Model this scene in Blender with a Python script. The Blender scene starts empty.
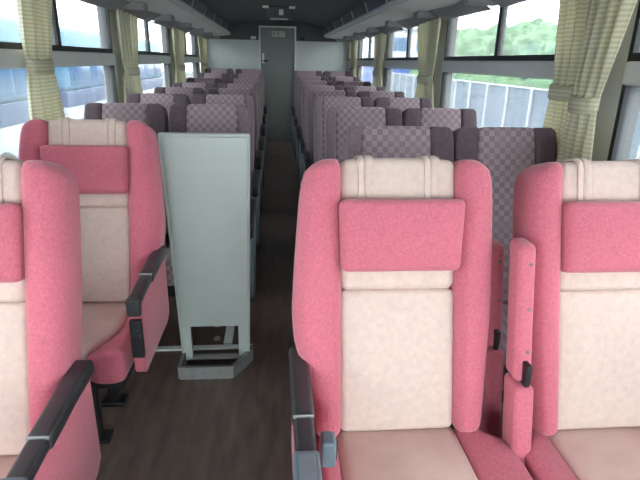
import bpy, bmesh, math, random
from mathutils import Vector, Matrix, noise

S = bpy.context.scene
COL = S.collection
PI = math.pi
RND = random.Random(7)

# ------------------------------------------------------------------ helpers
def sm(a, b, x):
    t = min(1, max(0, (x - a) / (b - a)))
    return t * t * (3 - 2 * t)

def interp(x, pts):
    if x <= pts[0][0]:
        return pts[0][1]
    for (a, va), (b, vb) in zip(pts, pts[1:]):
        if x <= b:
            return va + (vb - va) * (x - a) / (b - a)
    return pts[-1][1]

class MB:
    def __init__(self):
        self.v, self.f = [], []
    def add(self, vs, fs, M=None, fn=None):
        o = len(self.v)
        for p in vs:
            p = Vector(p)
            if fn: p = Vector(fn(p))
            if M: p = M @ p
            self.v.append(p)
        self.f += [tuple(i + o for i in f) for f in fs]
        return self
    def box(self, x0, x1, y0, y1, z0, z1, fn=None, M=None):
        v = [(x, y, z) for x in (x0, x1) for y in (y0, y1) for z in (z0, z1)]
        f = [(0, 1, 3, 2), (4, 6, 7, 5), (0, 4, 5, 1), (2, 3, 7, 6), (0, 2, 6, 4), (1, 5, 7, 3)]
        return self.add(v, f, M, fn)
    def rbox(self, x0, x1, y0, y1, z0, z1, r, n=(1, 1, 1), seg=3, fn=None, M=None):
        lo, hi = (x0, y0, z0), (x1, y1, z1)
        r = min(r, *((hi[i] - lo[i]) * .499 for i in range(3)))
        ax = []
        for i in range(3):
            c, h = (lo[i] + hi[i]) / 2, (hi[i] - lo[i]) / 2
            e = [r * math.tan(PI / 4 * k / seg) for k in range(seg + 1)]
            L = [-(h - r) - t for t in reversed(e)] + \
                [-(h - r) + 2 * (h - r) * k / n[i] for k in range(1, n[i])] + [(h - r) + t for t in e]
            ax.append((c, h, L))
        N = [len(a[2]) for a in ax]
        idx, vs, fs = {}, [], []
        def vid(i, j, k):
            key = (i, j, k)
            if key not in idx:
                q, d = [], []
                for a, m in zip(ax, key):
                    p = a[2][m]; inn = max(-(a[1] - r), min(a[1] - r, p))
                    q.append(inn); d.append(p - inn)
                dl = math.sqrt(sum(t * t for t in d)) or 1
                idx[key] = len(vs)
                vs.append(tuple(a[0] + qq + r * dd / dl for a, qq, dd in zip(ax, q, d)))
            return idx[key]
        for a in range(3):
            b, c = (a + 1) % 3, (a + 2) % 3
            for side in (0, N[a] - 1):
                for i in range(N[b] - 1):
                    for j in range(N[c] - 1):
                        quad = []
                        for di, dj in ((0, 0), (1, 0), (1, 1), (0, 1)):
                            key = [0, 0, 0]; key[a] = side; key[b] = i + di; key[c] = j + dj
                            quad.append(vid(*key))
                        fs.append(tuple(quad if side else reversed(quad)))
        return self.add(vs, fs, M, fn)
    def cyl(self, p, q, r, n=12, r2=None):
        p, q = Vector(p), Vector(q); r2 = r if r2 is None else r2
        a = (q - p).normalized(); u = a.orthogonal().normalized(); w = a.cross(u)
        vs = []
        for c, rr in ((p, r), (q, r2)):
            for k in range(n):
                t = 2 * PI * k / n
                vs.append(c + (u * math.cos(t) + w * math.sin(t)) * rr)
        fs = [(k, (k + 1) % n, n + (k + 1) % n, n + k) for k in range(n)]
        fs += [tuple(reversed(range(n))), tuple(range(n, 2 * n))]
        return self.add(vs, fs)
    def prism(self, prof, a, b, axis='y', M=None):
        """closed 2D profile swept along an axis; y: (x,z), x: (y,z)"""
        n = len(prof); vs = []
        for t in (a, b):
            for p in prof:
                vs.append((p[0], t, p[1]) if axis == 'y' else (t, p[0], p[1]))
        fs = [(k, (k + 1) % n, n + (k + 1) % n, n + k) for k in range(n)]
        fs += [tuple(reversed(range(n))), tuple(range(n, 2 * n))]
        return self.add(vs, fs, M)
    def grid(self, rows, close=False):
        nr, nc = len(rows), len(rows[0])
        vs = [p for r in rows for p in r]; fs = []
        for i in range(nr - 1):
            for j in range(nc if close else nc - 1):
                k = (j + 1) % nc
                fs.append((i * nc + j, i * nc + k, (i + 1) * nc + k, (i + 1) * nc + j))
        if close:
            fs += [tuple(range(nc)), tuple((nr - 1) * nc + j for j in reversed(range(nc)))]
        return self.add(vs, fs)
    def build(self, name, mat, parent=None, loc=None, smooth=True, angle=38):
        bm = bmesh.new()
        vv = [bm.verts.new(p) for p in self.v]
        for f in self.f:
            try: bm.faces.new([vv[i] for i in f])
            except ValueError: pass
        bmesh.ops.recalc_face_normals(bm, faces=bm.faces)
        me = bpy.data.meshes.new(name); bm.to_mesh(me); bm.free()
        me.materials.append(mat)
        if smooth:
            me.polygons.foreach_set('use_smooth', [True] * len(me.polygons))
            me.set_sharp_from_angle(angle=math.radians(angle))
        o = bpy.data.objects.new(name, me); COL.objects.link(o)
        if parent: o.parent = parent
        if loc: o.location = loc
        return o

def tag(o, label=None, cat=None, group=None, kind=None):
    if label: o['label'] = label
    if cat: o['category'] = cat
    if group: o['group'] = group
    if kind: o['kind'] = kind
    return o

def thing(name, loc, label, cat, group=None, rz=0):
    o = bpy.data.objects.new(name, None); COL.objects.link(o)
    o.location = loc; o.rotation_euler = (0, 0, rz); o.empty_display_size = .1
    return tag(o, label, cat, group)

def struct(o):
    o['kind'] = 'structure'; return o

def copy_tree(o, parent=None):
    c = o.copy(); COL.objects.link(c)
    if parent: c.parent = parent
    for ch in [x for x in bpy.data.objects if x.parent == o]:
        copy_tree(ch, c)
    return c

# ---------------------------------------------------------------- materials
def lin(c):
    return tuple(((v / 12.92) if v <= .04045 else ((v + .055) / 1.055) ** 2.4) for v in c) + (1,)

def rgb(r, g, b):
    return lin((r / 255, g / 255, b / 255))

def newmat(name):
    m = bpy.data.materials.new(name); m.use_nodes = True
    nt = m.node_tree; b = nt.nodes['Principled BSDF']
    return m, nt, b

def mat(name, c, rough=.6, metal=0, var=.12, scale=30, bump=0, spec=.5, detail=3, sheen=0, c2=None, bscale=None, stretch=None):
    m, nt, b = newmat(name)
    b.inputs['Roughness'].default_value = rough
    b.inputs['Metallic'].default_value = metal
    b.inputs['Specular IOR Level'].default_value = spec
    if sheen:
        b.inputs['Sheen Weight'].default_value = sheen
        b.inputs['Sheen Roughness'].default_value = .5
    tc = nt.nodes.new('ShaderNodeTexCoord')
    src = tc.outputs['Object']
    if stretch:
        mp = nt.nodes.new('ShaderNodeMapping'); mp.inputs['Scale'].default_value = stretch
        nt.links.new(src, mp.inputs['Vector']); src = mp.outputs['Vector']
    n = nt.nodes.new('ShaderNodeTexNoise')
    n.inputs['Scale'].default_value = scale; n.inputs['Detail'].default_value = detail
    nt.links.new(src, n.inputs['Vector'])
    r = nt.nodes.new('ShaderNodeValToRGB')
    r.color_ramp.elements[0].position = .3; r.color_ramp.elements[1].position = .7
    lo = c2 if c2 else tuple(v * (1 - var) for v in c[:3]) + (1,)
    hi = c if c2 else tuple(min(1, v * (1 + var)) for v in c[:3]) + (1,)
    r.color_ramp.elements[0].color = lo; r.color_ramp.elements[1].color = hi
    nt.links.new(n.outputs['Fac'], r.inputs['Fac'])
    nt.links.new(r.outputs['Color'], b.inputs['Base Color'])
    if bump:
        n2 = nt.nodes.new('ShaderNodeTexNoise'); n2.inputs['Scale'].default_value = bscale or scale * 3
        nt.links.new(src, n2.inputs['Vector'])
        bp = nt.nodes.new('ShaderNodeBump'); bp.inputs['Strength'].default_value = bump
        bp.inputs['Distance'].default_value = .004
        nt.links.new(n2.outputs['Fac'], bp.inputs['Height'])
        nt.links.new(bp.outputs['Normal'], b.inputs['Normal'])
    return m

M = {}
M['pink'] = mat('pink_moquette', rgb(192, 103, 118), .95, var=.13, scale=170, bump=.35, bscale=300, spec=.1, sheen=.25)
M['beige'] = mat('beige_fabric', rgb(204, 181, 171), .95, var=.06, scale=60, bump=.3, bscale=350, spec=.1, sheen=.1)
M['beige_worn'] = mat('worn_beige_fabric', rgb(218, 190, 180), .95, c2=rgb(204, 170, 161), scale=9, detail=5, bump=.3, bscale=350, spec=.1, sheen=.1)
M['mauve'] = mat('plain_mauve_fabric', rgb(122, 106, 111), .95, var=.15, scale=90, bump=.3, bscale=300, spec=.1, sheen=.25)
M['charcoal'] = mat('charcoal_plastic', rgb(52, 52, 55), .38, var=.1, scale=20, bump=.06, bscale=400)
M['black'] = mat('black_rubber', rgb(24, 24, 27), .5, var=.1)
M['greyblue'] = mat('grey_blue_plastic', rgb(112, 120, 128), .45, var=.05)
M['lever'] = mat('blue_grey_plastic', rgb(98, 116, 126), .4, var=.04)
M['mauve_dark'] = mat('dark_mauve_fabric', rgb(94, 80, 86), .95, var=.15, scale=90, bump=.3, bscale=300, spec=.1, sheen=.25)
M['panel'] = mat('pale_green_grey_laminate', rgb(178, 184, 180), .5, var=.03, scale=6)
M['alu'] = mat('brushed_aluminium', rgb(205, 208, 206), .4, metal=.2, var=.06, scale=60)
M['steel'] = mat('dull_steel', rgb(150, 150, 148), .4, metal=.5, var=.1)
M['wall'] = mat('grey_wall_vinyl', rgb(200, 200, 197), .6, var=.03, scale=8)
M['rear'] = mat('rear_wall_vinyl', rgb(192, 196, 192), .55, var=.03, scale=5)
M['door'] = mat('grey_door', rgb(122, 126, 123), .5, var=.04, scale=5)
M['dark'] = mat('charcoal_lining', rgb(84, 84, 83), .9, var=.12, scale=120, bump=.2)
M['grille'] = mat('dark_grille', rgb(84, 86, 88), .6, var=.1, scale=40)
M['rack'] = mat('rack_grey', rgb(208, 206, 200), .6, var=.03, scale=8)
M['cloth'] = mat('grey_valance_cloth', rgb(140, 136, 136), .9, var=.08, scale=40, bump=.2)
M['white'] = mat('white_plastic', rgb(225, 226, 224), .4, var=.03)
M['diffuser'] = mat('milky_lamp_cover', rgb(215, 215, 210), .3, var=.02)
M['floor'] = mat('dark_brown_floor_vinyl', rgb(116, 97, 89), .36, c2=rgb(88, 72, 66), scale=4, detail=6, bump=.1, bscale=60, stretch=(6, 1.2, 1))
M['strip'] = mat('floor_strip_metal', rgb(225, 226, 222), .4, metal=0, var=.05)

def check_mat():
    m, nt, b = newmat('mauve_checked_moquette')
    b.inputs['Roughness'].default_value = .95; b.inputs['Specular IOR Level'].default_value = .1
    b.inputs['Sheen Weight'].default_value = .25
    tc = nt.nodes.new('ShaderNodeTexCoord')
    mp = nt.nodes.new('ShaderNodeMapping'); mp.inputs['Scale'].default_value = (1, 0, 1)
    mp.inputs['Location'].default_value = (.011, .3, .003)
    nt.links.new(tc.outputs['Object'], mp.inputs['Vector'])
    ck = nt.nodes.new('ShaderNodeTexChecker'); ck.inputs['Scale'].default_value = 48
    ck.inputs['Color1'].default_value = rgb(130, 111, 117); ck.inputs['Color2'].default_value = rgb(160, 142, 147)
    nt.links.new(mp.outputs['Vector'], ck.inputs['Vector'])
    n = nt.nodes.new('ShaderNodeTexNoise'); n.inputs['Scale'].default_value = 14
    n.inputs['Detail'].default_value = 4
    nt.links.new(tc.outputs['Object'], n.inputs['Vector'])
    mx = nt.nodes.new('ShaderNodeMix'); mx.data_type = 'RGBA'
    mr = nt.nodes.new('ShaderNodeMapRange'); mr.inputs['From Min'].default_value = .35; mr.inputs['From Max'].default_value = .7
    mr.inputs['To Max'].default_value = .75
    nt.links.new(n.outputs['Fac'], mr.inputs['Value']); nt.links.new(mr.outputs['Result'], mx.inputs['Factor'])
    nt.links.new(ck.outputs['Color'], mx.inputs['A']); mx.inputs['B'].default_value = rgb(146, 128, 133)
    nt.links.new(mx.outputs['Result'], b.inputs['Base Color'])
    return m
M['check'] = check_mat()

def curtain_mat():
    m, nt, b = newmat('cream_green_striped_curtain')
    b.inputs['Roughness'].default_value = .9; b.inputs['Specular IOR Level'].default_value = .15
    tc = nt.nodes.new('ShaderNodeTexCoord')
    sp = nt.nodes.new('ShaderNodeSeparateXYZ'); nt.links.new(tc.outputs['Object'], sp.inputs[0])
    mu = nt.nodes.new('ShaderNodeMath'); mu.operation = 'MULTIPLY'; mu.inputs[1].default_value = 2 * PI / .0155
    nt.links.new(sp.outputs['Z'], mu.inputs[0])
    si = nt.nodes.new('ShaderNodeMath'); si.operation = 'SINE'; nt.links.new(mu.outputs[0], si.inputs[0])
    r = nt.nodes.new('ShaderNodeValToRGB')
    r.color_ramp.elements[0].position = .2; r.color_ramp.elements[1].position = .75
    r.color_ramp.elements[0].color = rgb(228, 224, 200); r.color_ramp.elements[1].color = rgb(208, 203, 178)
    mr = nt.nodes.new('ShaderNodeMapRange'); mr.inputs['From Min'].default_value = -1
    nt.links.new(si.outputs[0], mr.inputs['Value']); nt.links.new(mr.outputs['Result'], r.inputs['Fac'])
    nt.links.new(r.outputs['Color'], b.inputs['Base Color'])
    tr = nt.nodes.new('ShaderNodeBsdfTranslucent'); nt.links.new(r.outputs['Color'], tr.inputs['Color'])
    mx = nt.nodes.new('ShaderNodeMixShader'); mx.inputs[0].default_value = .4
    nt.links.new(b.outputs[0], mx.inputs[1]); nt.links.new(tr.outputs[0], mx.inputs[2])
    nt.links.new(mx.outputs[0], nt.nodes['Material Output'].inputs['Surface'])
    return m
M['curtain'] = curtain_mat()

def glass_mat(name, tint):
    m, nt, b = newmat(name); nt.nodes.remove(b)
    t = nt.nodes.new('ShaderNodeBsdfTransparent'); t.inputs['Color'].default_value = tint
    g = nt.nodes.new('ShaderNodeBsdfGlossy'); g.inputs['Roughness'].default_value = .02
    fr = nt.nodes.new('ShaderNodeFresnel'); fr.inputs['IOR'].default_value = 1.45
    film = nt.nodes.new('ShaderNodeBsdfTranslucent'); film.inputs['Color'].default_value = (.9, .93, .95, 1)
    tc = nt.nodes.new('ShaderNodeTexCoord'); mp = nt.nodes.new('ShaderNodeMapping'); mp.inputs['Scale'].default_value = (9, 9, 1.2)
    nz = nt.nodes.new('ShaderNodeTexNoise'); nz.inputs['Scale'].default_value = 1.6; nz.inputs['Detail'].default_value = 4
    nt.links.new(tc.outputs['Object'], mp.inputs['Vector']); nt.links.new(mp.outputs['Vector'], nz.inputs['Vector'])
    rg = nt.nodes.new('ShaderNodeMapRange'); rg.inputs['From Min'].default_value = .3; rg.inputs['From Max'].default_value = .7
    rg.inputs['To Min'].default_value = .015; rg.inputs['To Max'].default_value = .06
    nt.links.new(nz.outputs['Fac'], rg.inputs['Value'])
    m1 = nt.nodes.new('ShaderNodeMixShader'); nt.links.new(rg.outputs['Result'], m1.inputs[0])
    nt.links.new(t.outputs[0], m1.inputs[1]); nt.links.new(film.outputs[0], m1.inputs[2]); t = m1
    mx = nt.nodes.new('ShaderNodeMixShader')
    mu = nt.nodes.new('ShaderNodeMath'); mu.operation = 'MULTIPLY'; mu.inputs[1].default_value = .5
    nt.links.new(fr.outputs[0], mu.inputs[0]); nt.links.new(mu.outputs[0], mx.inputs[0])
    nt.links.new(t.outputs[0], mx.inputs[1]); nt.links.new(g.outputs[0], mx.inputs[2])
    nt.links.new(mx.outputs[0], nt.nodes['Material Output'].inputs['Surface'])
    return m
M['glass'] = glass_mat('window_glass', (.62, .64, .645, 1))

# ------------------------------------------------------------- coach shell
WL, WR = -1.05, 1.17           # inner faces of the side walls
CX = .06
YF, YB = -2.6, 8.75
RAMP = [(-9, 0), (5.2, 0), (6.05, .02), (6.85, .045), (7.65, .095), (8.75, .12)]
fz = lambda y: interp(y, RAMP)

ys = [YF - .1, 0, 2, 4, 5.2, 5.6, 6.05, 6.45, 6.85, 7.25, 7.65, 8.2, YB + .1]
mb = MB()
mb.prism([(y, fz(y)) for y in ys] + [(YB + .1, -.12), (YF - .1, -.12)], WL - .08, WR + .08, 'x')
struct(mb.build('floor', M['floor'], smooth=False))

# ceiling: shallow arch of dark lining
mb = MB()
half = .72
prof = []
for k in range(17):
    a = -1 + 2 * k / 16
    prof.append((CX + a * half, 1.865 + .115 * (1 - abs(a) ** 2.4)))
prof = prof + [(CX + 1.2, 1.95), (CX + 1.2, 2.1), (CX - 1.2, 2.1), (CX - 1.2, 1.95)]
mb.prism(prof, YF, YB + .06, 'y')
struct(mb.build('ceiling', M['dark']))

PIL = [1.83 + 1.97 * k for k in range(-2, 4)]
PW = .105
SILL, RB, RT, WT = .86, 1.345, 1.42, 1.74

def side_wall(name, x, out):
    x2 = x + .07 * out
    a, b = min(x, x2), max(x, x2)
    mb = MB()
    mb.box(a, b, YF, YB, 0, SILL)
    mb.box(a, b, YF, YB, WT, 2.05)
    for p in PIL:
        mb.box(a, b, p - PW, p + PW, SILL, WT)
    mb.box(a, b, 8.62, YB, SILL, WT)
    mb.box(a, b, YF, YF + .12, SILL, WT)
    return struct(mb.build(name, M['wall'], smooth=False))
side_wall('wall_left', WL, -1)
side_wall('wall_right', WR, 1)

wn = 1
BAYS = [(YF + .12, PIL[0] - PW)] + [(p + PW, q - PW) for p, q in zip(PIL, PIL[1:])] + [(PIL[-1] + PW, 8.62)]
for x, out in ((WL, -1), (WR, 1)):
    for (y0, y1) in BAYS:
        L = y1 - y0
        g = x + .012 * out
        fa, fb = sorted((x - .004 * out, x + .06 * out))
        # rubber frame
        mb = MB()
        t = .02
        mb.box(fa, fb, y0, y0 + t, SILL, WT); mb.box(fa, fb, y1 - t, y1, SILL, WT)
        mb.box(fa, fb, y0 + t, y1 - t, SILL, SILL + t); mb.box(fa, fb, y0 + t, y1 - t, WT - t, WT)
        mb.box(fa, fb, y0 + t, y1 - t, RT, RT + .026)
        fr = struct(mb.build('window_%d' % wn, M['black'], smooth=False)); wn += 1
        # grey band between the lower and the upper panes
        ra, rb_ = sorted((x - .016 * out, x + .06 * out))
        MB().rbox(ra, rb_, y0 + .002, y1 - .002, RB, RT, .012).build('window_rail', M['wall'], fr)
        MB().box(g - .003, g + .003, y0 + t, y1 - t, SILL + t, RB + .01).build('lower_pane', M['glass'], fr, smooth=False)
        if L > 1:
            my = y0 + .51 * L
            ma, mb_ = sorted((x + .002 * out, x + .03 * out))
            MB().box(ma, mb_, my - .02, my + .02, RT + .026, WT - t).build('mullion', M['black'], fr, smooth=False)
            MB().box(g - .003, g + .003, y0 + t, my - .02, RT + .026, WT - t).build('upper_pane', M['glass'], fr, smooth=False)
            MB().box(g - .003, g + .003, my + .02, y1 - t, RT + .026, WT - t).build('upper_pane', M['glass'], fr, smooth=False)
        else:
            MB().box(g - .003, g + .003, y0 + t, y1 - t, RT + .026, WT - t).build('upper_pane', M['glass'], fr, smooth=False)

# front of the coach, behind the camera: dash, pillars and windscreen
mb = MB()
mb.box(WL - .07, WR + .07, YF - .08, YF, -.12, .62)
mb.box(WL - .07, WR + .07, YF - .08, YF, 1.95, 2.1)
mb.box(WL - .07, WL + .06, YF - .08, YF, .62, 1.95); mb.box(WR - .06, WR + .07, YF - .08, YF, .62, 1.95)
struct(mb.build('wall_front', M['wall'], smooth=False))
fr = MB()
fr.box(WL + .06, WR - .06, YF - .06, YF - .01, .62, .66); fr.box(WL + .06, WR - .06, YF - .06, YF - .01, 1.91, 1.95)
fr = struct(fr.build('window_%d' % wn, M['black'], smooth=False))
M['screen'] = glass_mat('windscreen_glass', (.9, .95, .95, 1))
MB().box(WL + .06, WR - .06, YF - .04, YF - .034, .66, 1.91).build('windscreen', M['screen'], fr, smooth=False)

# rear wall: grey below, dark lining above, with the central door
DX0, DX1, DTOP = -.235, .35, 1.9
mb = MB()
mb.box(WL - .07, DX0, YB, YB + .06, 0, 1.69); mb.box(DX1, WR + .07, YB, YB + .06, 0, 1.69)
struct(mb.build('wall_rear', M['rear'], smooth=False))
mb = MB()
mb.box(WL, DX0, YB - .015, YB + .05, 1.69, 2.0); mb.box(DX1, WR, YB - .015, YB + .05, 1.69, 2.0)
mb.box(DX0, DX1, YB - .015, YB + .05, DTOP, 2.0)
struct(mb.build('trim_1', M['dark'], smooth=False))
dz0 = fz(YB) - .01
dr = struct(MB().box(DX0 + .02, DX1 - .02, YB + .005, YB + .045, dz0, DTOP - .02).build('door_1', M['door'], smooth=False))
mb = MB()
for a, b in ((DX0, DX0 + .024), (DX1 - .024, DX1)):
    mb.rbox(a, b, YB - .03, YB + .02, dz0, DTOP, .006)
mb.rbox(DX0, DX1, YB - .03, YB + .02, DTOP - .024, DTOP, .006)
tag(mb.build('door_frame', M['alu'], dr), 'light metal door frame')
mb = MB(); mb.cyl((-.165, YB + .005, 1.385), (-.165, YB - .03, 1.385), .012)
mb.rbox(-.175, -.09, YB - .04, YB - .022, 1.374, 1.396, .008)
tag(mb.build('door_handle', M['black'], dr), 'black lever handle')
mb = MB().rbox(-.185, -.155, YB - .004, YB + .006, 1.35, 1.5, .003); mb.cyl((-.17, YB, 1.47), (-.17, YB - .012, 1.47), .013)
tag(mb.build('lock_plate', M['alu'], dr), 'silver lock plate')
sg = tag(MB().rbox(-.035, .175, YB - .006, YB + .006, 1.745, 1.825, .003).build('door_sign', M['rack'], dr), 'pale grey sign plate')
cu = bpy.data.curves.new('lettering', 'FONT'); cu.body = '非常口'; cu.size = .066; cu.align_x = 'CENTER'; cu.align_y = 'CENTER'; cu.extrude = .001
to = bpy.data.objects.new('lettering_source', cu); COL.objects.link(to)
bpy.context.view_layer.update()
me = bpy.data.meshes.new_from_object(to.evaluated_get(bpy.context.evaluated_depsgraph_get()))
bpy.data.objects.remove(to)
me.materials.clear(); me.materials.append(M['grille'])
lo = bpy.data.objects.new('lettering', me); COL.objects.link(lo); lo.parent = sg
lo.location = (.07, YB - .0075, 1.785); lo.rotation_euler = (PI / 2, 0, 0)
tag(MB().rbox(-.36, -.275, YB - .022, YB - .013, 1.7, 1.745, .003).build('notice_plate', M['rack']), 'small pale notice plate on the dark lining left of the rear door', 'sign')
tag(MB().rbox(.40, .49, YB - .04, YB - .015, 1.70, 1.74, .008).build('wall_catch', M['black']), 'small black catch on the dark lining right of the rear door', 'catch')

# ------------------------------------------------------------ luggage racks
BR = [1.84 + .97 * k for k in range(-2, 8)]
def cxy(p, y): return y + (p.y - y) * (.75 + .25 * sm(1.69, 1.73, p.z))
def rack(s, label, vlabel):
    X = lambda d: CX + s * d          # d: distance from the coach's centre line
    edge = (WR - CX) if s > 0 else (CX - WL)
    t = thing('luggage_rack', (X(.9), 4, 1.72), label, 'rack', 'overhead luggage racks')
    off = Matrix.Translation((-X(.9), -4, -1.72))
    def P(prof, a, b): 
        m = MB(); m.prism([(X(d), z) for d, z in prof], a, b, 'y', off); return m
    P([(edge - .004, 1.715), (.80, 1.745), (.745, 1.75), (.73, 1.775), (.80, 1.80), (edge - .004, 1.78)], YF + .02, YB - .02).build('shelf', M['rack'], t)
    P([(.740, 1.764), (.734, 1.780), (.722, 1.781), (.724, 1.767)], YF + .05, YB - .05).build('light_strip', M['diffuser'], t)
    P([(.735, 1.785), (.70, 1.875), (.715, 1.88), (.75, 1.79)], YF + .02, YB - .02).build('fascia', M['rack'], t)
    n = 14; L = (YB - YF - .2) / n
    for k in range(n):
        y0 = YF + .1 + k * L
        m = P([(.724, 1.793), (.696, 1.868), (.692, 1.866), (.72, 1.791)], y0 + .055, y0 + L - .055)
        for q in range(4):
            z0 = 1.803 + q * .017
            f = (z0 - 1.793) / .075; d = .722 - .028 * f
            m.box(X(d) - .004, X(d) + .004, y0 + .08, y0 + L - .08, z0, z0 + .006, M=off)
        m.build('grille_panel', M['grille'], t)
    for y in BR:
        m = MB()
        cx = X(edge - .12)
        m.rbox(cx - .085, cx + .10, y - .07, y + .07, 1.688, 1.735, .014, fn=lambda p: (p.x, cxy(p, y), p.z), M=off)
        m.build('bracket', M['cloth'], t)
    # cloth valance hanging in swags between the brackets
    m = MB()
    for a, b in zip(BR, BR[1:]):
        if b > YB - .1: b = YB - .03
        rows = []
        for i in range(7):
            v = i / 6; row = []
            for j in range(15):
                u = j / 14; y = a + .06 + (b - a - .12) * u
                sag = math.sin(PI * u)
                d = edge - .035 - .12 * (1 - v) * (1 - .2 * sag) - .006 * math.sin(9 * u + 3 * v)
                z = 1.735 - .062 * v - .030 * sag * math.sin(PI * min(1, v * .9 + .1)) + .002 * math.sin(13 * u + 5 * v)
                row.append((X(d), y, z))
            rows.append(row)
        m.grid(rows)
        m.grid([[(p[0] + s * .004, p[1], p[2] + .005) for p in r] for r in rows])
    tag(m.build('window_valance', M['cloth']), vlabel, 'valance', 'cloth valances above the windows')
rack(-1, 'grey overhead luggage rack above the left windows', 'grey cloth valance sagging in swags above the left windows')
rack(1, 'grey overhead luggage rack above the right windows', 'grey cloth valance sagging in swags above the right windows')

# unit hanging from the ceiling before the rear door
t = thing('ceiling_unit', (.06, 6.5, 1.97), 'small dark box hanging from the ceiling before the rear door, white plate on it', 'ceiling unit')
mb = MB(); mb.rbox(-.145, .145, -.06, .06, -.125, .0, .012); mb.build('housing', M['grille'], t)
mb = MB(); mb.rbox(-.1, .1, -.075, -.05, -.135, -.118, .005); mb.build('lower_lip', M['rack'], t)
mb = MB().rbox(.0, .05, -.068, -.058, -.085, -.025, .004); tag(mb.build('white_plate', M['white'], t), 'white plate')
mb = MB().rbox(-.16, .16, -.1, -.07, -.012, .012, .006); mb.build('bar', M['charcoal'], t)
for s in (-1, 1):
    tag(MB().rbox(s * .15 - .035, s * .15 + .035, -.115, -.055, -.016, .02, .008).build('bar_end', M['white'], t), 'white bar end')

# ---------------------------------------------------------------- pink seats
ALPHA = math.atan2(.19, .665)
SA, CA = math.sin(ALPHA), math.cos(ALPHA)
CZ = .515
def back(x, d, s, cz=CZ):
    s = s * .92
    return (x, s * SA + d * CA, cz + s * CA - d * SA)

# outline of the back: bulged beside a fixed armrest, straight beside a folded one
W_OUT = [(0, .212), (.09, .214), (.16, .229), (.25, .258), (.33, .263), (.45, .257), (.56, .249), (.64, .243), (.70, .235), (.724, .224), (.742, .205), (.76, .18)]
W_INN = [(0, .212), (.1, .220), (.3, .234), (.42, .238), (.64, .238), (.70, .235), (.724, .224), (.742, .205), (.76, .18)]
def smooth_w(s, T=W_OUT): return sum(interp(s + o, T) for o in (-.012, -.006, 0, .006, .012)) / 5

def seat_armrest_down(t, s, front_tray):
    """s = +1 right side of the seat, -1 left side"""
    X = lambda d: s * d
    # pink fabric console under the arm
    prof = [(.075, .68), (.075, .44), (.04, .415), (-.32, .415), (-.335, .43), (-.335, .68)]
    m = MB()
    a, b = sorted((X(.228), X(.265)))
    m.prism(prof, a, b, 'x')
    bm_bevel(m, .007).build('side_panel', M['pink'], t)
    arm = MB()
    a, b = sorted((X(.224), X(.272)))
    arm.rbox(a, b, -.17, .095, .675, .715, .012, n=(1, 8, 1), fn=lambda p: (p.x, p.y, p.z - .008 * sm(.0, -.17, p.y)))
    ar = arm.build('armrest', M['charcoal'], t)
    f = MB().rbox(a + .003, b - .003, -.345 - .08 * front_tray, -.166, .672, .702, .010, n=(1, 4, 1), fn=lambda p: (p.x, p.y, p.z - .012 * sm(-.17, -.34, p.y)))
    f.rbox(a + .002, b - .002, -.352 - .08 * front_tray, -.325 - .08 * front_tray, .632, .692, .008)
    f.build('arm_front', M['charcoal'], ar)
    tag(MB().rbox(a + .002, b - .002, -.172, -.1685, .698, .7065, .0015).build('joint_strip', M['steel'], ar), 'silver joint strip')
    if front_tray:
        ty = MB().rbox(a - .001, b + .001, -.425, -.265, .67, .702, .008).build('ashtray', M['lever'], ar)
        MB().rbox(a + .008, b - .008, -.415, -.278, .698, .7045, .004).build('ashtray_lid', M['greyblue'], ty)
    else:
        ash = tag(MB().rbox(a + .006, b - .004, -.35, -.33, .485, .62, .005).build('ashtray', M['black'], t), 'black ashtray in the arm end')
        mm = MB(); mm.cyl(((a + b) / 2, -.348, .585), ((a + b) / 2, -.357, .585), .009); mm.rbox((a + b) / 2 - .016, (a + b) / 2 + .016, -.354, -.349, .566, .571, .002)
        mm.build('ashtray_catch', M['charcoal'], ash)

def bm_bevel(m, w):
    """bevel every sharp edge of a simple solid held in an MB"""
    bm = bmesh.new()
    vv = [bm.verts.new(p) for p in m.v]
    for f in m.f: bm.faces.new([vv[i] for i in f])
    bmesh.ops.recalc_face_normals(bm, faces=bm.faces)
    bmesh.ops.bevel(bm, geom=list(bm.edges), offset=w, segments=3, profile=.5, affect='EDGES')
    bm.verts.index_update()
    out = MB(); out.v = [v.co.copy() for v in bm.verts]; out.f = [tuple(v.index for v in f.verts) for f in bm.faces]
    bm.free(); return out

def seat_armrest_up(t, x0, x1, y, top, zb=.645):
    """armrest folded up beside the back"""
    c = (x0 + x1) / 2
    m = MB()
    def lean(p): return (p.x, p.y + (p.z - .58) * .24, p.z)
    m.rbox(x0, x1, y, y + .065, zb, top, .016, n=(1, 1, 6), fn=lean)
    ar = m.build('folded_armrest', M['pink'], t)
    for z in (top - .045, top - .15, top - .25):
        p = lean(Vector((c + .006, y, z)))
        mm = MB(); mm.cyl((p[0], p[1] - .002, p[2]), (p[0], p[1] + .006, p[2]), .0045, 8)
        tag(mm.build('fabric_button', M['mauve'], ar), 'dark button')
    mm = MB(); mm.rbox(c - .005, c + .009, y - .002 + .012, y + .04, zb - .003, zb + .055, .004)
    tag(mm.build('hinge', M['black'], ar), 'black plastic hinge')
    MB().rbox(x0 - .002, x1 + .002, y - .012, y + .065, zb - .345, zb - .003, .014, n=(1, 1, 4), fn=lean).build('side_panel', M['pink'], t)

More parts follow.
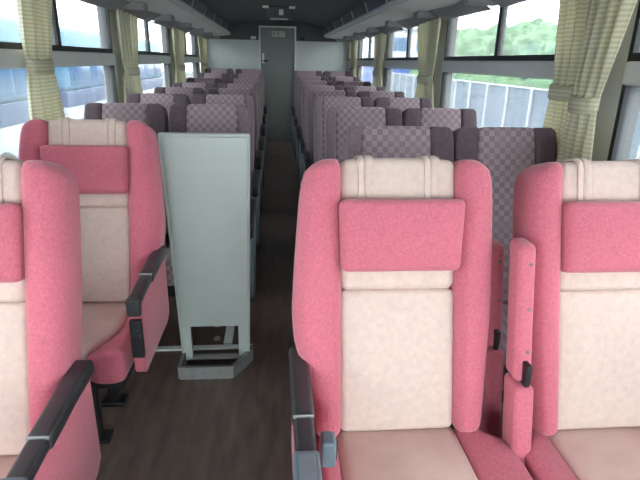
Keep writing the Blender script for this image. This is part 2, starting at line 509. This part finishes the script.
def pink_seat(loc, label, arms, inner=0, narrow=0, slim=0):
    t = thing('coach_seat', loc, label, 'seat', 'pink and beige coach seats')
    # side bolsters of the back
    for s in (-1, 1):
        m = MB()
        def fn(p, s=s):
            w = smooth_w(p.z, W_INN if s in (inner, narrow) else W_OUT) - (slim if s == inner else 0); xi = (p.x - .13) / .127
            inn = .141
            x = inn + xi * (w - inn)
            d = p.y
            if d < .03:
                d -= .018 * math.sin(PI * min(1, max(0, xi))) 
            return back(s * x, d, p.z)
        m.rbox(.13, .257, -.035, .095, .0, .744, .036, n=(3, 2, 24), seg=4, fn=fn)
        m.build('side_bolster', M['pink'], t, angle=60)
    # lower beige cushion of the back
    m = MB()
    def fn(p):
        k = 1.0
        d = p.y
        if d < .02: d -= .014 * math.cos(p.x / .15 * 1.4) * math.sin(PI * min(1, max(0, p.z / .4)))
        return back(p.x * k, d, p.z)
    m.rbox(-.144, .144, -.012, .08, .004, .396, .016, n=(6, 1, 8), fn=fn)
    m.build('back_cushion', M['beige'], t, angle=60)
    # head section, beige, wrapped over the top
    m = MB()
    m.rbox(-.144, .144, -.016, .10, .393, .75, .022, n=(6, 1, 6), fn=lambda p: back(p.x, p.y, p.z - .006 * (p.x / .142) ** 2 * sm(.6, .75, p.z)))
    hc = m.build('headrest_cover', M['beige'], t, angle=60)
    prof = [(-.021, 0), (-.0195, .006), (-.008, .007), (-.0045, .003), (-.001, .007), (.012, .007), (.0165, .004), (.0195, .005), (.021, 0)]
    path = [(-.014, .60), (-.0145, .68), (-.015, .725), (-.010, .742), (.004, .7495), (.05, .7505), (.085, .7485), (.099, .735), (.103, .66)]
    for sx in (-.082, .082):
        rows = []
        for i, (d, s) in enumerate(path):
            a = Vector(path[max(0, i - 1)]); b = Vector(path[min(len(path) - 1, i + 1)])
            tt = (b - a).normalized(); nn = Vector((-tt.y, tt.x))
            rows.append([back(sx + px, d + nn.x * h, s + nn.y * h) for px, h in prof])
        MB().grid(rows).build('strap', M['beige'], hc, angle=70)
    # pink head cushion strapped to the front
    m = MB()
    def fn(p):
        u = p.x / .15; v = (p.z - .543) / .1
        puff = .012 * (1 - u ** 4) * (1 - v ** 4) if p.y < -.03 else 0
        return back(p.x * (1 + .02 * v), p.y - puff - .010 * v, p.z)
    m.rbox(-.15, .15, -.062, -.012, .448, .638, .018, n=(8, 1, 6), fn=fn)
    m.build('head_pillow', M['pink'], t, angle=60)
    # upholstered rear shell
    m = MB()
    m.rbox(-.2, .2, .078, .108, .0, .715, .03, n=(2, 1, 10), fn=lambda p: back(p.x * min(1, smooth_w(p.z) / .24), p.y, p.z))
    m.build('back_shell', M['mauve'], t)
    # seat cushion: worn beige middle and pink edges
    m = MB()
    bx = lambda y: .158 - .07 * sm(-.20, -.40, y)
    m.rbox(-.158, .158, -.37, .035, .40, .515, .03, n=(6, 10, 1), seg=4,
           fn=lambda p: (p.x * bx(p.y) / .158, p.y, p.z + (.010 * math.cos(p.x * 8) * sm(-.38, -.25, p.y) * (1 - sm(-.12, .0, p.y)) if p.z > .46 else 0)))
    m.build('seat_pad', M['beige_worn'], t, angle=60)
    for s in (-1, 1):
        m = MB()
        def fn(p, s=s):
            xi = (p.x - .155) / .05
            w0 = bx(p.y) - .004
            w = .205 + ((.046 if slim else .072) * sm(.0, -.07, p.y) if s == inner else 0) - w0
            return (s * (w0 + xi * w), p.y, p.z + (.012 * sm(.1, .9, xi) if p.z > .46 else 0))
        m.rbox(.155, .205, -.375, .03, .40, .517, .022, n=(5, 12, 1), seg=4, fn=fn)
        m.build('seat_edge', M['pink'], t, angle=60)
    m = MB().rbox(-.19, .19, -.33, .06, .355, .405, .015); m.build('seat_frame', M['black'], t)
    for y in (-.13, .10):
        m = MB(); m.rbox(-.02, .02, y - .02, y + .02, .012, .37, .008); m.rbox(-.05, .05, y - .035, y + .035, .0, .016, .005)
        m.build('leg', M['black'], t)
    for sx in (-.15, .15):
        m = MB(); m.cyl((sx, -.25, .34), (sx, -.25, .36), .02, 12); m.cyl((sx, -.25, .31), (sx, -.25, .345), .012, 10)
        m.build('adjuster_knob', M['black'], t)
    for a in arms:
        if a == 'L-tray':
            seat_armrest_down(t, -1, True)
            m = MB().rbox(-.212, -.180, -.20, -.155, .59, .655, .008)
            lv = tag(m.build('recline_lever', M['lever'], t), 'blue grey recline lever')
            m = MB().rbox(-.184, -.177, -.191, -.164, .603, .642, .003); m.build('lever_slot', M['charcoal'], lv)
        elif a == 'R-ash': seat_armrest_down(t, 1, False)
        elif a == 'R': seat_armrest_down(t, 1, True)
        elif a == 'L-up': seat_armrest_up(t, -.279, -.234, -.05, 1.005, .68)
        elif a == 'R-up': seat_armrest_up(t, .286, .334, .15, .93)
    return t

pink_seat((.303, 1.065, 0), 'pink and beige coach seat in the centre foreground, right of the aisle', ['L-tray', 'R-up'], 1)
pink_seat((.846, 1.04, 0), 'pink and beige coach seat at the right edge, beside the right window', ['L-up'], -1, 0, .014)
pink_seat((-.708, 1.03, 0), 'pink and beige coach seat cut off by the lower left edge of the photo', ['R'], 0, 1)
pink_seat((-.69, 1.84, 0), 'pink and beige coach seat on the left, in front of the pale upright panel', ['R-ash'])

# -------------------------------------------------------------- mauve seats
W_MAUVE = [(0, .19), (.3, .203), (.6, .205), (.70, .204), (.722, .201), (.738, .194), (.75, .182)]
def mw(s): return sum(interp(s + o, W_MAUVE) for o in (-.012, 0, .012)) / 3

def mauve_proto(side):
    """side: +1 armrest on the seat's right-hand (+x) side, -1 on the left, 0 none"""
    t = thing('patterned_seat', (0, 0, 0), 'x', 'seat', 'mauve checked coach seats')
    m = MB()
    def fn(p):
        k = mw(p.z) / .2
        return back(p.x * k, p.y - (.01 * math.cos(p.x * 10) if p.y < .02 else 0), p.z)
    inn = {q: (.112 if q != side else .155) for q in (-1, 1)}
    m.rbox(-inn[-1] - .004, inn[1] + .004, -.01, .10, .0, .745, .02, n=(5, 1, 12), fn=fn)
    m.build('backrest', M['check'], t, angle=60)
    for s in (-1, 1):
        m = MB()
        def fn(p, s=s):
            w = mw(p.z); xi = (p.x - .1) / .105; i0 = inn[s] * w / .205
            return back(s * (i0 + xi * (w - i0)), p.y, p.z)
        m.rbox(.1, .205, -.02, .105, .0, .745, .022, n=(2, 1, 14), fn=fn)
        b = m.build('side_bolster', M['mauve' if s == side else 'mauve_dark'], t, angle=60)
        if s != side: b['label'] = 'dark plain bolster'
    m = MB().rbox(-.17, .17, .09, .125, .02, .70, .02, n=(1, 1, 6), fn=lambda p: back(p.x, p.y, p.z)); m.build('back_shell', M['greyblue'], t)
    m = MB().rbox(-.195, .195, -.40, .03, .39, .515, .03, n=(4, 4, 1)); m.build('seat_cushion', M['check'], t, angle=60)
    m = MB().rbox(-.18, .18, -.36, .05, .32, .395, .015); m.build('seat_frame', M['black'], t)
    for x in (-.15, .15):
        m = MB(); m.rbox(x - .02, x + .02, -.10, .0, .0, .33, .01); m.build('pedestal', M['charcoal'], t)
    if side:
        a, b = sorted((side * .203, side * .238))
        m = MB(); m.prism([(.07, .65), (.07, .40), (-.02, .26), (-.27, .26), (-.30, .30), (-.30, .65)], a, b, 'x')
        bm_bevel(m, .008).build('side_panel', M['greyblue'], t)
        m = MB(); m.rbox(a - .006, b + .006, -.31, .09, .645, .69, .014, n=(1, 3, 1)); m.rbox(a - .004, b + .004, -.32, -.26, .59, .675, .02)
        m.build('armrest', M['black'], t)
    return t

PROTO = {}
def mauve_seat(x, yt, side, label):
    y = yt - .21
    key = side
    if key not in PROTO:
        o = PROTO[key] = mauve_proto(side)
    else:
        o = copy_tree(PROTO[key])
    o.location = (x, y, fz(yt)); o['label'] = label

ORD = ['first', 'second', 'third', 'fourth', 'fifth', 'sixth', 'seventh', 'eighth']
for k, y in enumerate([1.98, 2.82, 3.65, 4.45, 5.25, 6.05, 6.85, 7.65]):
    w = 'rearmost row' if k == 7 else ORD[k] + ' row behind the pink seats'
    mauve_seat(.477, y, -1, 'mauve checked seat right of the aisle, aisle side, ' + w)
    mauve_seat(.888, y, 0, 'mauve checked seat right of the aisle, window side, ' + w)
for k, y in enumerate([2.86, 3.67, 4.5, 5.33, 6.15, 6.98, 7.8]):
    w = 'rearmost row' if k == 6 else ORD[k] + ' row behind the pale panel'
    mauve_seat(-.345, y, 1, 'mauve checked seat left of the aisle, aisle side, ' + w)
    mauve_seat(-.772, y, 0, 'mauve checked seat left of the aisle, window side, ' + w)

# --------------------------------------------------------------- pale panel
t = thing('partition_panel', (-.288, 2.235, 0), 'tall pale grey-green panel standing beside the aisle with a low cut-out and metal foot', 'panel')
lean = lambda p: (p.x * (.88 + .15 * p.z / 1.1), p.y - .03 * (p.z / 1.1), p.z)
m = MB()
outl = [(-.172, 1.11), (-.172, .02), (-.125, .02), (-.125, .27), (.115, .27), (.115, .02), (.172, .02), (.172, 1.11)]
m.box(-.176, -.128, -.014, .014, .02, .205, fn=lean); m.box(.120, .176, -.014, .014, .02, .205, fn=lean)
m.box(-.128, .120, -.014, .014, .02, .035, fn=lean)
m.rbox(-.176, .176, -.014, .014, .20, 1.098, .010, n=(1, 1, 4), fn=lean)
m.build('board', M['panel'], t)
m = MB()
m.rbox(-.184, -.172, -.018, .018, .02, 1.103, .005, fn=lean); m.rbox(.168, .18, -.018, .018, .02, 1.103, .005, fn=lean)
m.rbox(-.184, .18, -.018, .018, 1.091, 1.108, .006, fn=lean)
m.build('edge_trim', M['panel'], t)
m = MB()
pts = [(-.155, .04), (-.155, -.14), (.085, -.14), (.165, .0), (.165, .04)]
w = .008
for (x0, y0), (x1, y1) in zip(pts, pts[1:]):
    d = Vector((x1 - x0, y1 - y0, 0)).normalized(); n = Vector((-d.y, d.x, 0)) * w
    a, b = Vector((x0, y0, 0)), Vector((x1, y1, 0))
    vs = [a - n, b - n, b + n, a + n]; vs = vs + [v + Vector((0, 0, .062)) for v in vs]
    m.add(vs, [(0, 3, 2, 1), (4, 5, 6, 7), (0, 1, 5, 4), (1, 2, 6, 5), (2, 3, 7, 6), (3, 0, 4, 7)])
m.build('foot_kerb', M['steel'], t, smooth=False)

# floor strips and bolts under the panel
tag(MB().rbox(-.95, -.12, 2.34, 2.375, 0, .012, .003).build('floor_strip', M['strip']), 'pale metal strip across the floor behind the panel', 'floor strip')
t = thing('seat_rail', (-.25, 3.0, 0), 'pale metal seat rail along the floor behind the panel', 'rail')
MB().rbox(-.022, .022, -.61, 5 - 3.0, 0, .014, .003).build('track', M['strip'], t)
for dx, y in ((-.06, -.55), (-.075, -.4)):
    m = MB(); m.cyl((dx, y, 0), (dx, y, .008), .02, 14); m.cyl((dx, y, .008), (dx, y, .018), .010, 6)
    m.build('bolt', M['steel'], t)

# ------------------------------------------------------------------ curtains
def curtain(x, s, y, label, wt, wn_, wb, tie=1.3, shift=(0, 0), folds=5, x_off=0, seed=0):
    """s: +1 right wall, -1 left wall; gathered curtain with a tieback"""
    t = thing('window_curtain', (x, y, 1.3), label, 'curtain', 'tied back window curtains')
    rows = []
    nz, nu = 36, 56
    rr = random.Random(seed); ph = rr.random() * 6
    for i in range(nz + 1):
        z = .82 + (1.70 - .82) * i / nz
        up = max(0, (z - tie) / (1.70 - tie)); dn = max(0, (tie - z) / (tie - .82))
        e = up ** .75 if up else dn ** .7
        w = wn_ + ((wt if up else wb) - wn_) * e
        yo = shift[0] * up + shift[1] * dn ** .8
        amp = .009 + .008 * e
        row = []
        for j in range(nu + 1):
            u = j / nu
            f = math.sin(2 * PI * folds * u + ph + .8 * math.sin(3 * u + seed + 2 * e))
            f2 = .35 * math.sin(2 * PI * folds * 2.3 * u + ph * 2 + z * 2)
            bulge = .015 * math.sin(PI * u) * (1 - e * .4)
            row.append((-s * (bulge + amp * (f + f2)) + x_off, yo + (u - .5) * w, z - 1.3))
        rows.append(row)
    m = MB().grid(rows)
    o = m.build('drape', M['curtain'], t, angle=180)
    so = o.modifiers.new('thickness', 'SOLIDIFY'); so.thickness = .003
    # gathered tieback band
    rows = []
    for dz in (-.026, -.023, 0, .023, .026):
        row = []
        for k in range(40):
            a = 2 * PI * k / 40
            gth = 1 + .05 * math.sin(a * 11)
            rx = .028 * gth + (.004 if abs(dz) < .025 else -.004); ry = (wn_ / 2 + .003) * (gth * .3 + .7)
            row.append((math.cos(a) * rx - s * .010 + x_off, math.sin(a) * ry, tie - 1.3 + dz + .01 * math.cos(a) * s))
        rows.append(row)
    MB().grid(rows, close=True).build('tieback', M['curtain'], t, angle=70)
    return t
xr, xl = WR - .045, WL + .045
curtain(xr, 1, 2.0, 'cream striped curtain at the nearest right pillar, far half of the pair', .26, .18, .36, 1.31, (.02, 0), 4, 0, 1)
curtain(xr - .035, 1, 1.79, 'cream striped curtain at the nearest right pillar, near half of the pair', .24, .15, .24, 1.28, (-.06, .02), 4, 0, 2)
curtain(xr - .01, 1, 3.92, 'cream striped curtain at the second right pillar, gathered above the mauve seats', .58, .34, .66, 1.29, (.02, -.02), 6, 0, 3)
curtain(xr, 1, 5.85, 'cream striped curtain at the third right pillar', .5, .36, .6, 1.29, (0, 0), 6, 0, 5)
curtain(xr, 1, 7.75, 'cream striped curtain at the rearmost right pillar', .6, .45, .65, 1.29, (0, 0), 6, 0, 6)
curtain(xl, -1, 2.43, 'cream striped curtain on the left, above the nearer pink seat, nearest left window', .30, .22, .40, 1.36, (.06, .02), 4, 0, 7)
curtain(xl, -1, 3.93, 'cream striped curtain at the second left pillar, above the mauve seats', .5, .34, .6, 1.31, (0, 0), 5, 0, 8)
curtain(xl, -1, 5.95, 'cream striped curtain at the third left pillar', .66, .5, .8, 1.31, (0, 0), 6, 0, 9)
curtain(xl, -1, 7.95, 'cream striped curtain at the rearmost left pillar', .8, .55, .85, 1.31, (0, 0), 6, 0, 10)

# ------------------------------------------------------------------ outdoors
GZ = -1.15
M['asphalt'] = mat('pale_asphalt', rgb(110, 112, 112), .9, var=.08, scale=2)
M['leaf'] = mat('foliage', rgb(112, 142, 104), .9, c2=rgb(62, 94, 62), scale=5, detail=8, bump=1, bscale=9, spec=.1)
M['leaf2'] = mat('pale_foliage', rgb(132, 160, 124), .9, c2=rgb(80, 112, 78), scale=5, detail=8, bump=1, bscale=9, spec=.1)
M['bark'] = mat('bark', rgb(92, 80, 68), .9, scale=10)
M['sheet'] = mat('blue_grey_sheet_wall', rgb(92, 110, 126), .6, var=.06, scale=3)
M['post'] = mat('white_post', rgb(190, 194, 198), .5, var=.02)
M['busblue'] = mat('pale_blue_paint', rgb(78, 128, 156), .35, var=.03, scale=2)
M['buswhite'] = mat('white_paint', rgb(190, 196, 204), .35, var=.02, scale=2)
M['busband'] = mat('steel_blue_paint', rgb(50, 74, 112), .35, var=.05, scale=2)
M['busglass'] = mat('tinted_coach_glass', rgb(58, 96, 134), .12, var=.1, scale=1)
M['deepblue'] = mat('blue_sheeting', rgb(52, 88, 160), .5, var=.08, scale=2)
struct(MB().box(-60, 60, -40, 110, GZ - .1, GZ).build('ground', M['asphalt'], smooth=False))

def parked_coach(x, y0, y1, label, body):
    t = thing('parked_coach', (x, (y0 + y1) / 2, GZ), label, 'coach', 'coaches parked on the left')
    L = (y1 - y0) / 2
    xs = 0          # near side at local x 0, body extends to -x
    m = MB(); m.rbox(-2.5, 0, -L, L, 1.72, 3.2, .16, n=(2, 8, 2)); m.build('upper_body', M[body], t)
    m = MB(); m.rbox(-2.48, -.0, -L + .02, L - .02, 1.35, 1.74, .02, n=(1, 8, 1)); m.build('waist_band', M['busband'], t)
    m = MB(); m.rbox(-2.5, .0, -L, L, .80, 1.37, .04, n=(1, 8, 1)); m.build('lower_body', M['buswhite'], t)
    m = MB(); m.rbox(-2.48, -.01, -L + .02, L - .02, .32, .82, .04, n=(1, 8, 1)); m.build('skirt', M['deepblue'], t)
    n = max(3, int(2 * L / 1.6)); w = (2 * L - .6) / n
    for k in range(n):
        y = -L + .3 + k * w
        MB().rbox(-.03, .014, y + .05, y + w - .05, 1.86, 2.62, .012).build('side_window', M['busglass'], t)
    for y in (-L * .62, L * .55):
        m = MB(); m.cyl((-.26, y, .48), (.01, y, .48), .48, 28)
        wh = m.build('wheel', M['black'], t); m = MB(); m.cyl((-.02, y, .48), (.022, y, .48), .24, 20)
        m.build('hub', M['steel'], wh)
parked_coach(-4.6, .6, 11.8, 'pale blue and white coach parked outside the left windows', 'busblue')
parked_coach(-4.9, 13.2, 24.5, 'second pale coach parked further back outside the left windows', 'busblue')

# boundary wall of grey-blue sheeting with white posts, right
fx = 9.0
t = thing('boundary_wall', (fx, 22, GZ), 'grey-blue sheet wall with white posts outside the right windows', 'wall')
prof = []
for k in range(17):
    z = 1.78 * k / 16
    prof += [(-.02, z), (-.02, z + .06), (.0, z + .075), (.0, z + .105)] if k < 16 else [(-.02, z)]
prof += [(.05, 1.78), (.05, 0)]
MB().prism(prof, -26, 26, 'y').build('sheeting', M['sheet'], t, smooth=False)
m = MB(); m.box(-.06, .06, -26, 26, 1.77, 1.82); m.build('top_rail', M['post'], t, smooth=False)
for k in range(27):
    y = -26 + 2.0 * k
    MB().box(-.12, -.04, y - .03, y + .03, 0, 1.84).build('post', M['post'], t, smooth=False)

def blob(m, c, r, seed, sub=3):
    bm = bmesh.new(); bmesh.ops.create_icosphere(bm, subdivisions=sub, radius=1)
    bm.verts.ensure_lookup_table()
    vs = []
    for v in bm.verts:
        n = v.co.normalized()
        k = 1 + .32 * noise.noise(n * 1.8 + Vector((seed, seed * 2.1, 0))) + .22 * noise.noise(n * 5 + Vector((0, seed, seed))) + .16 * noise.noise(n * 12 + Vector((seed, 0, 3))) + .12 * noise.noise(n * 26 + Vector((3, 0, seed)))
        vs.append(Vector(c) + Vector((n.x * r[0], n.y * r[1], n.z * r[2])) * k)
    m.add(vs, [tuple(v.index for v in f.verts) for f in bm.faces]); bm.free()

def tree(x, y, h, w, label, leaf, seed):
    t = thing('tree', (x, y, GZ), label, 'tree', 'trees beyond the boundary wall')
    m = MB(); m.cyl((0, 0, 0), (.1, .05, h * .5), .16, 10, .09); m.build('trunk', M['bark'], t)
    rr = random.Random(seed); m = MB()
    for k in range(6):
        a = k * 2.4 + rr.random(); rad = w * .38 * (k > 0)
        blob(m, (math.cos(a) * rad, math.sin(a) * rad, h * (.52 + .2 * rr.random())), (w * .42, w * .42, h * .30), seed * 7.3 + k, 4)
    m.build('crown', M[leaf], t, angle=180)
tr = [(13.6, 4.5, 4.1, 3.8, 'leaf2', 'pale'), (14, 9.2, 4.3, 4.0, 'leaf', 'mid'), (13.6, 13.8, 4.2, 3.9, 'leaf2', 'pale'), (14.2, 18.6, 4.4, 4.1, 'leaf', 'mid'),
      (13.8, 23.3, 4.3, 4.0, 'leaf2', 'pale'), (14.4, 28.2, 4.5, 4.3, 'leaf', 'mid'), (13.8, 33.2, 4.6, 4.3, 'leaf2', 'pale'), (14.8, 38.4, 4.9, 4.6, 'leaf', 'mid')]
for k, (x, y, h, w, lf, nm) in enumerate(sorted(tr, key=lambda q: q[1])):
    tree(x, y, h, w, '%s green bushy tree beyond the boundary wall, %s from the front' % (nm, ORD[k]), lf, k + 1)
m = MB()
for k in range(12): blob(m, (10.35, 5 + 3.0 * k, .1), (.7, 2.0, .95), 40 + k, 3)
o = tag(m.build('hedge', M['leaf'], None, angle=180), 'low green hedge just behind the boundary wall', 'hedge')

# blue building far behind on the right
t = thing('depot_building', (14, 47, GZ), 'pale building with blue cladding far behind the coach on the right', 'building')
MB().box(-5, 6, 0, 8, 1.4, 5.2).build('upper_wall', M['buswhite'], t, smooth=False)
MB().box(-5.02, 6.02, -.02, 8.02, 0, 3.0).build('cladding', M['deepblue'], t, smooth=False)
for k in range(4): MB().box(-4.3 + 2.6 * k, -2.5 + 2.6 * k, -.05, .1, 3.5, 4.6).build('building_window', M['busglass'], t, smooth=False)
MB().box(-5.3, 6.3, -.3, 8.3, 5.2, 5.4).build('roof', M['steel'], t, smooth=False)

# ------------------------------------------------------- light: overcast sky
BASE, SUNNY = 8.5, 3.0
w = bpy.data.worlds.new('overcast'); S.world = w; w.use_nodes = True
nt = w.node_tree; bg = nt.nodes['Background']
tc = nt.nodes.new('ShaderNodeTexCoord'); sp = nt.nodes.new('ShaderNodeSeparateXYZ')
nt.links.new(tc.outputs['Generated'], sp.inputs[0])
def math_node(op, a, b=None):
    n = nt.nodes.new('ShaderNodeMath'); n.operation = op
    for k, v in enumerate((a, b)):
        if v is None: continue
        if isinstance(v, (int, float)): n.inputs[k].default_value = v
        else: nt.links.new(v, n.inputs[k])
    return n.outputs[0]
# thin cloud, brightest around the veiled sun ahead of the coach
nv = nt.nodes.new('ShaderNodeVectorMath'); nv.operation = 'NORMALIZE'; nt.links.new(tc.outputs['Generated'], nv.inputs[0])
dt = nt.nodes.new('ShaderNodeVectorMath'); dt.operation = 'DOT_PRODUCT'; nt.links.new(nv.outputs[0], dt.inputs[0])
dt.inputs[1].default_value = Vector((.05, -1, .30)).normalized()
lobe = math_node('POWER', math_node('MAXIMUM', dt.outputs['Value'], 0), 8)
st = math_node('ADD', math_node('MULTIPLY', lobe, SUNNY), BASE)
nt.links.new(st, bg.inputs['Strength'])
bg.inputs['Color'].default_value = (.93, .97, 1, 1)

# -------------------------------------------------------------------- camera
f = 518.0
F = Vector((274 - 320, 240 - 60, -f)).normalized()
U = Vector((math.sin(-.008), math.cos(-.008), 0)); U = (U - F * U.dot(F)).normalized()
R = F.cross(U)
cam = bpy.data.cameras.new('camera'); co = bpy.data.objects.new('camera', cam); COL.objects.link(co)
rot = Matrix((R, F, U))          # world x,y,z axes seen in camera space -> rows are world rows
co.matrix_world = Matrix.Translation((0, 0, 1.40)) @ rot.to_4x4()
cam.sensor_width = 36; cam.lens = f * 36 / 640; cam.clip_start = .02; cam.clip_end = 300
S.camera = co

S.view_settings.view_transform = 'Standard'; S.view_settings.look = 'None'
S.view_settings.exposure = 1.0; S.view_settings.gamma = 1; S.view_settings.use_curve_mapping = False
S.cycles.use_denoising = True
S.cycles.max_bounces = 10; S.cycles.diffuse_bounces = 6; S.cycles.transparent_max_bounces = 16
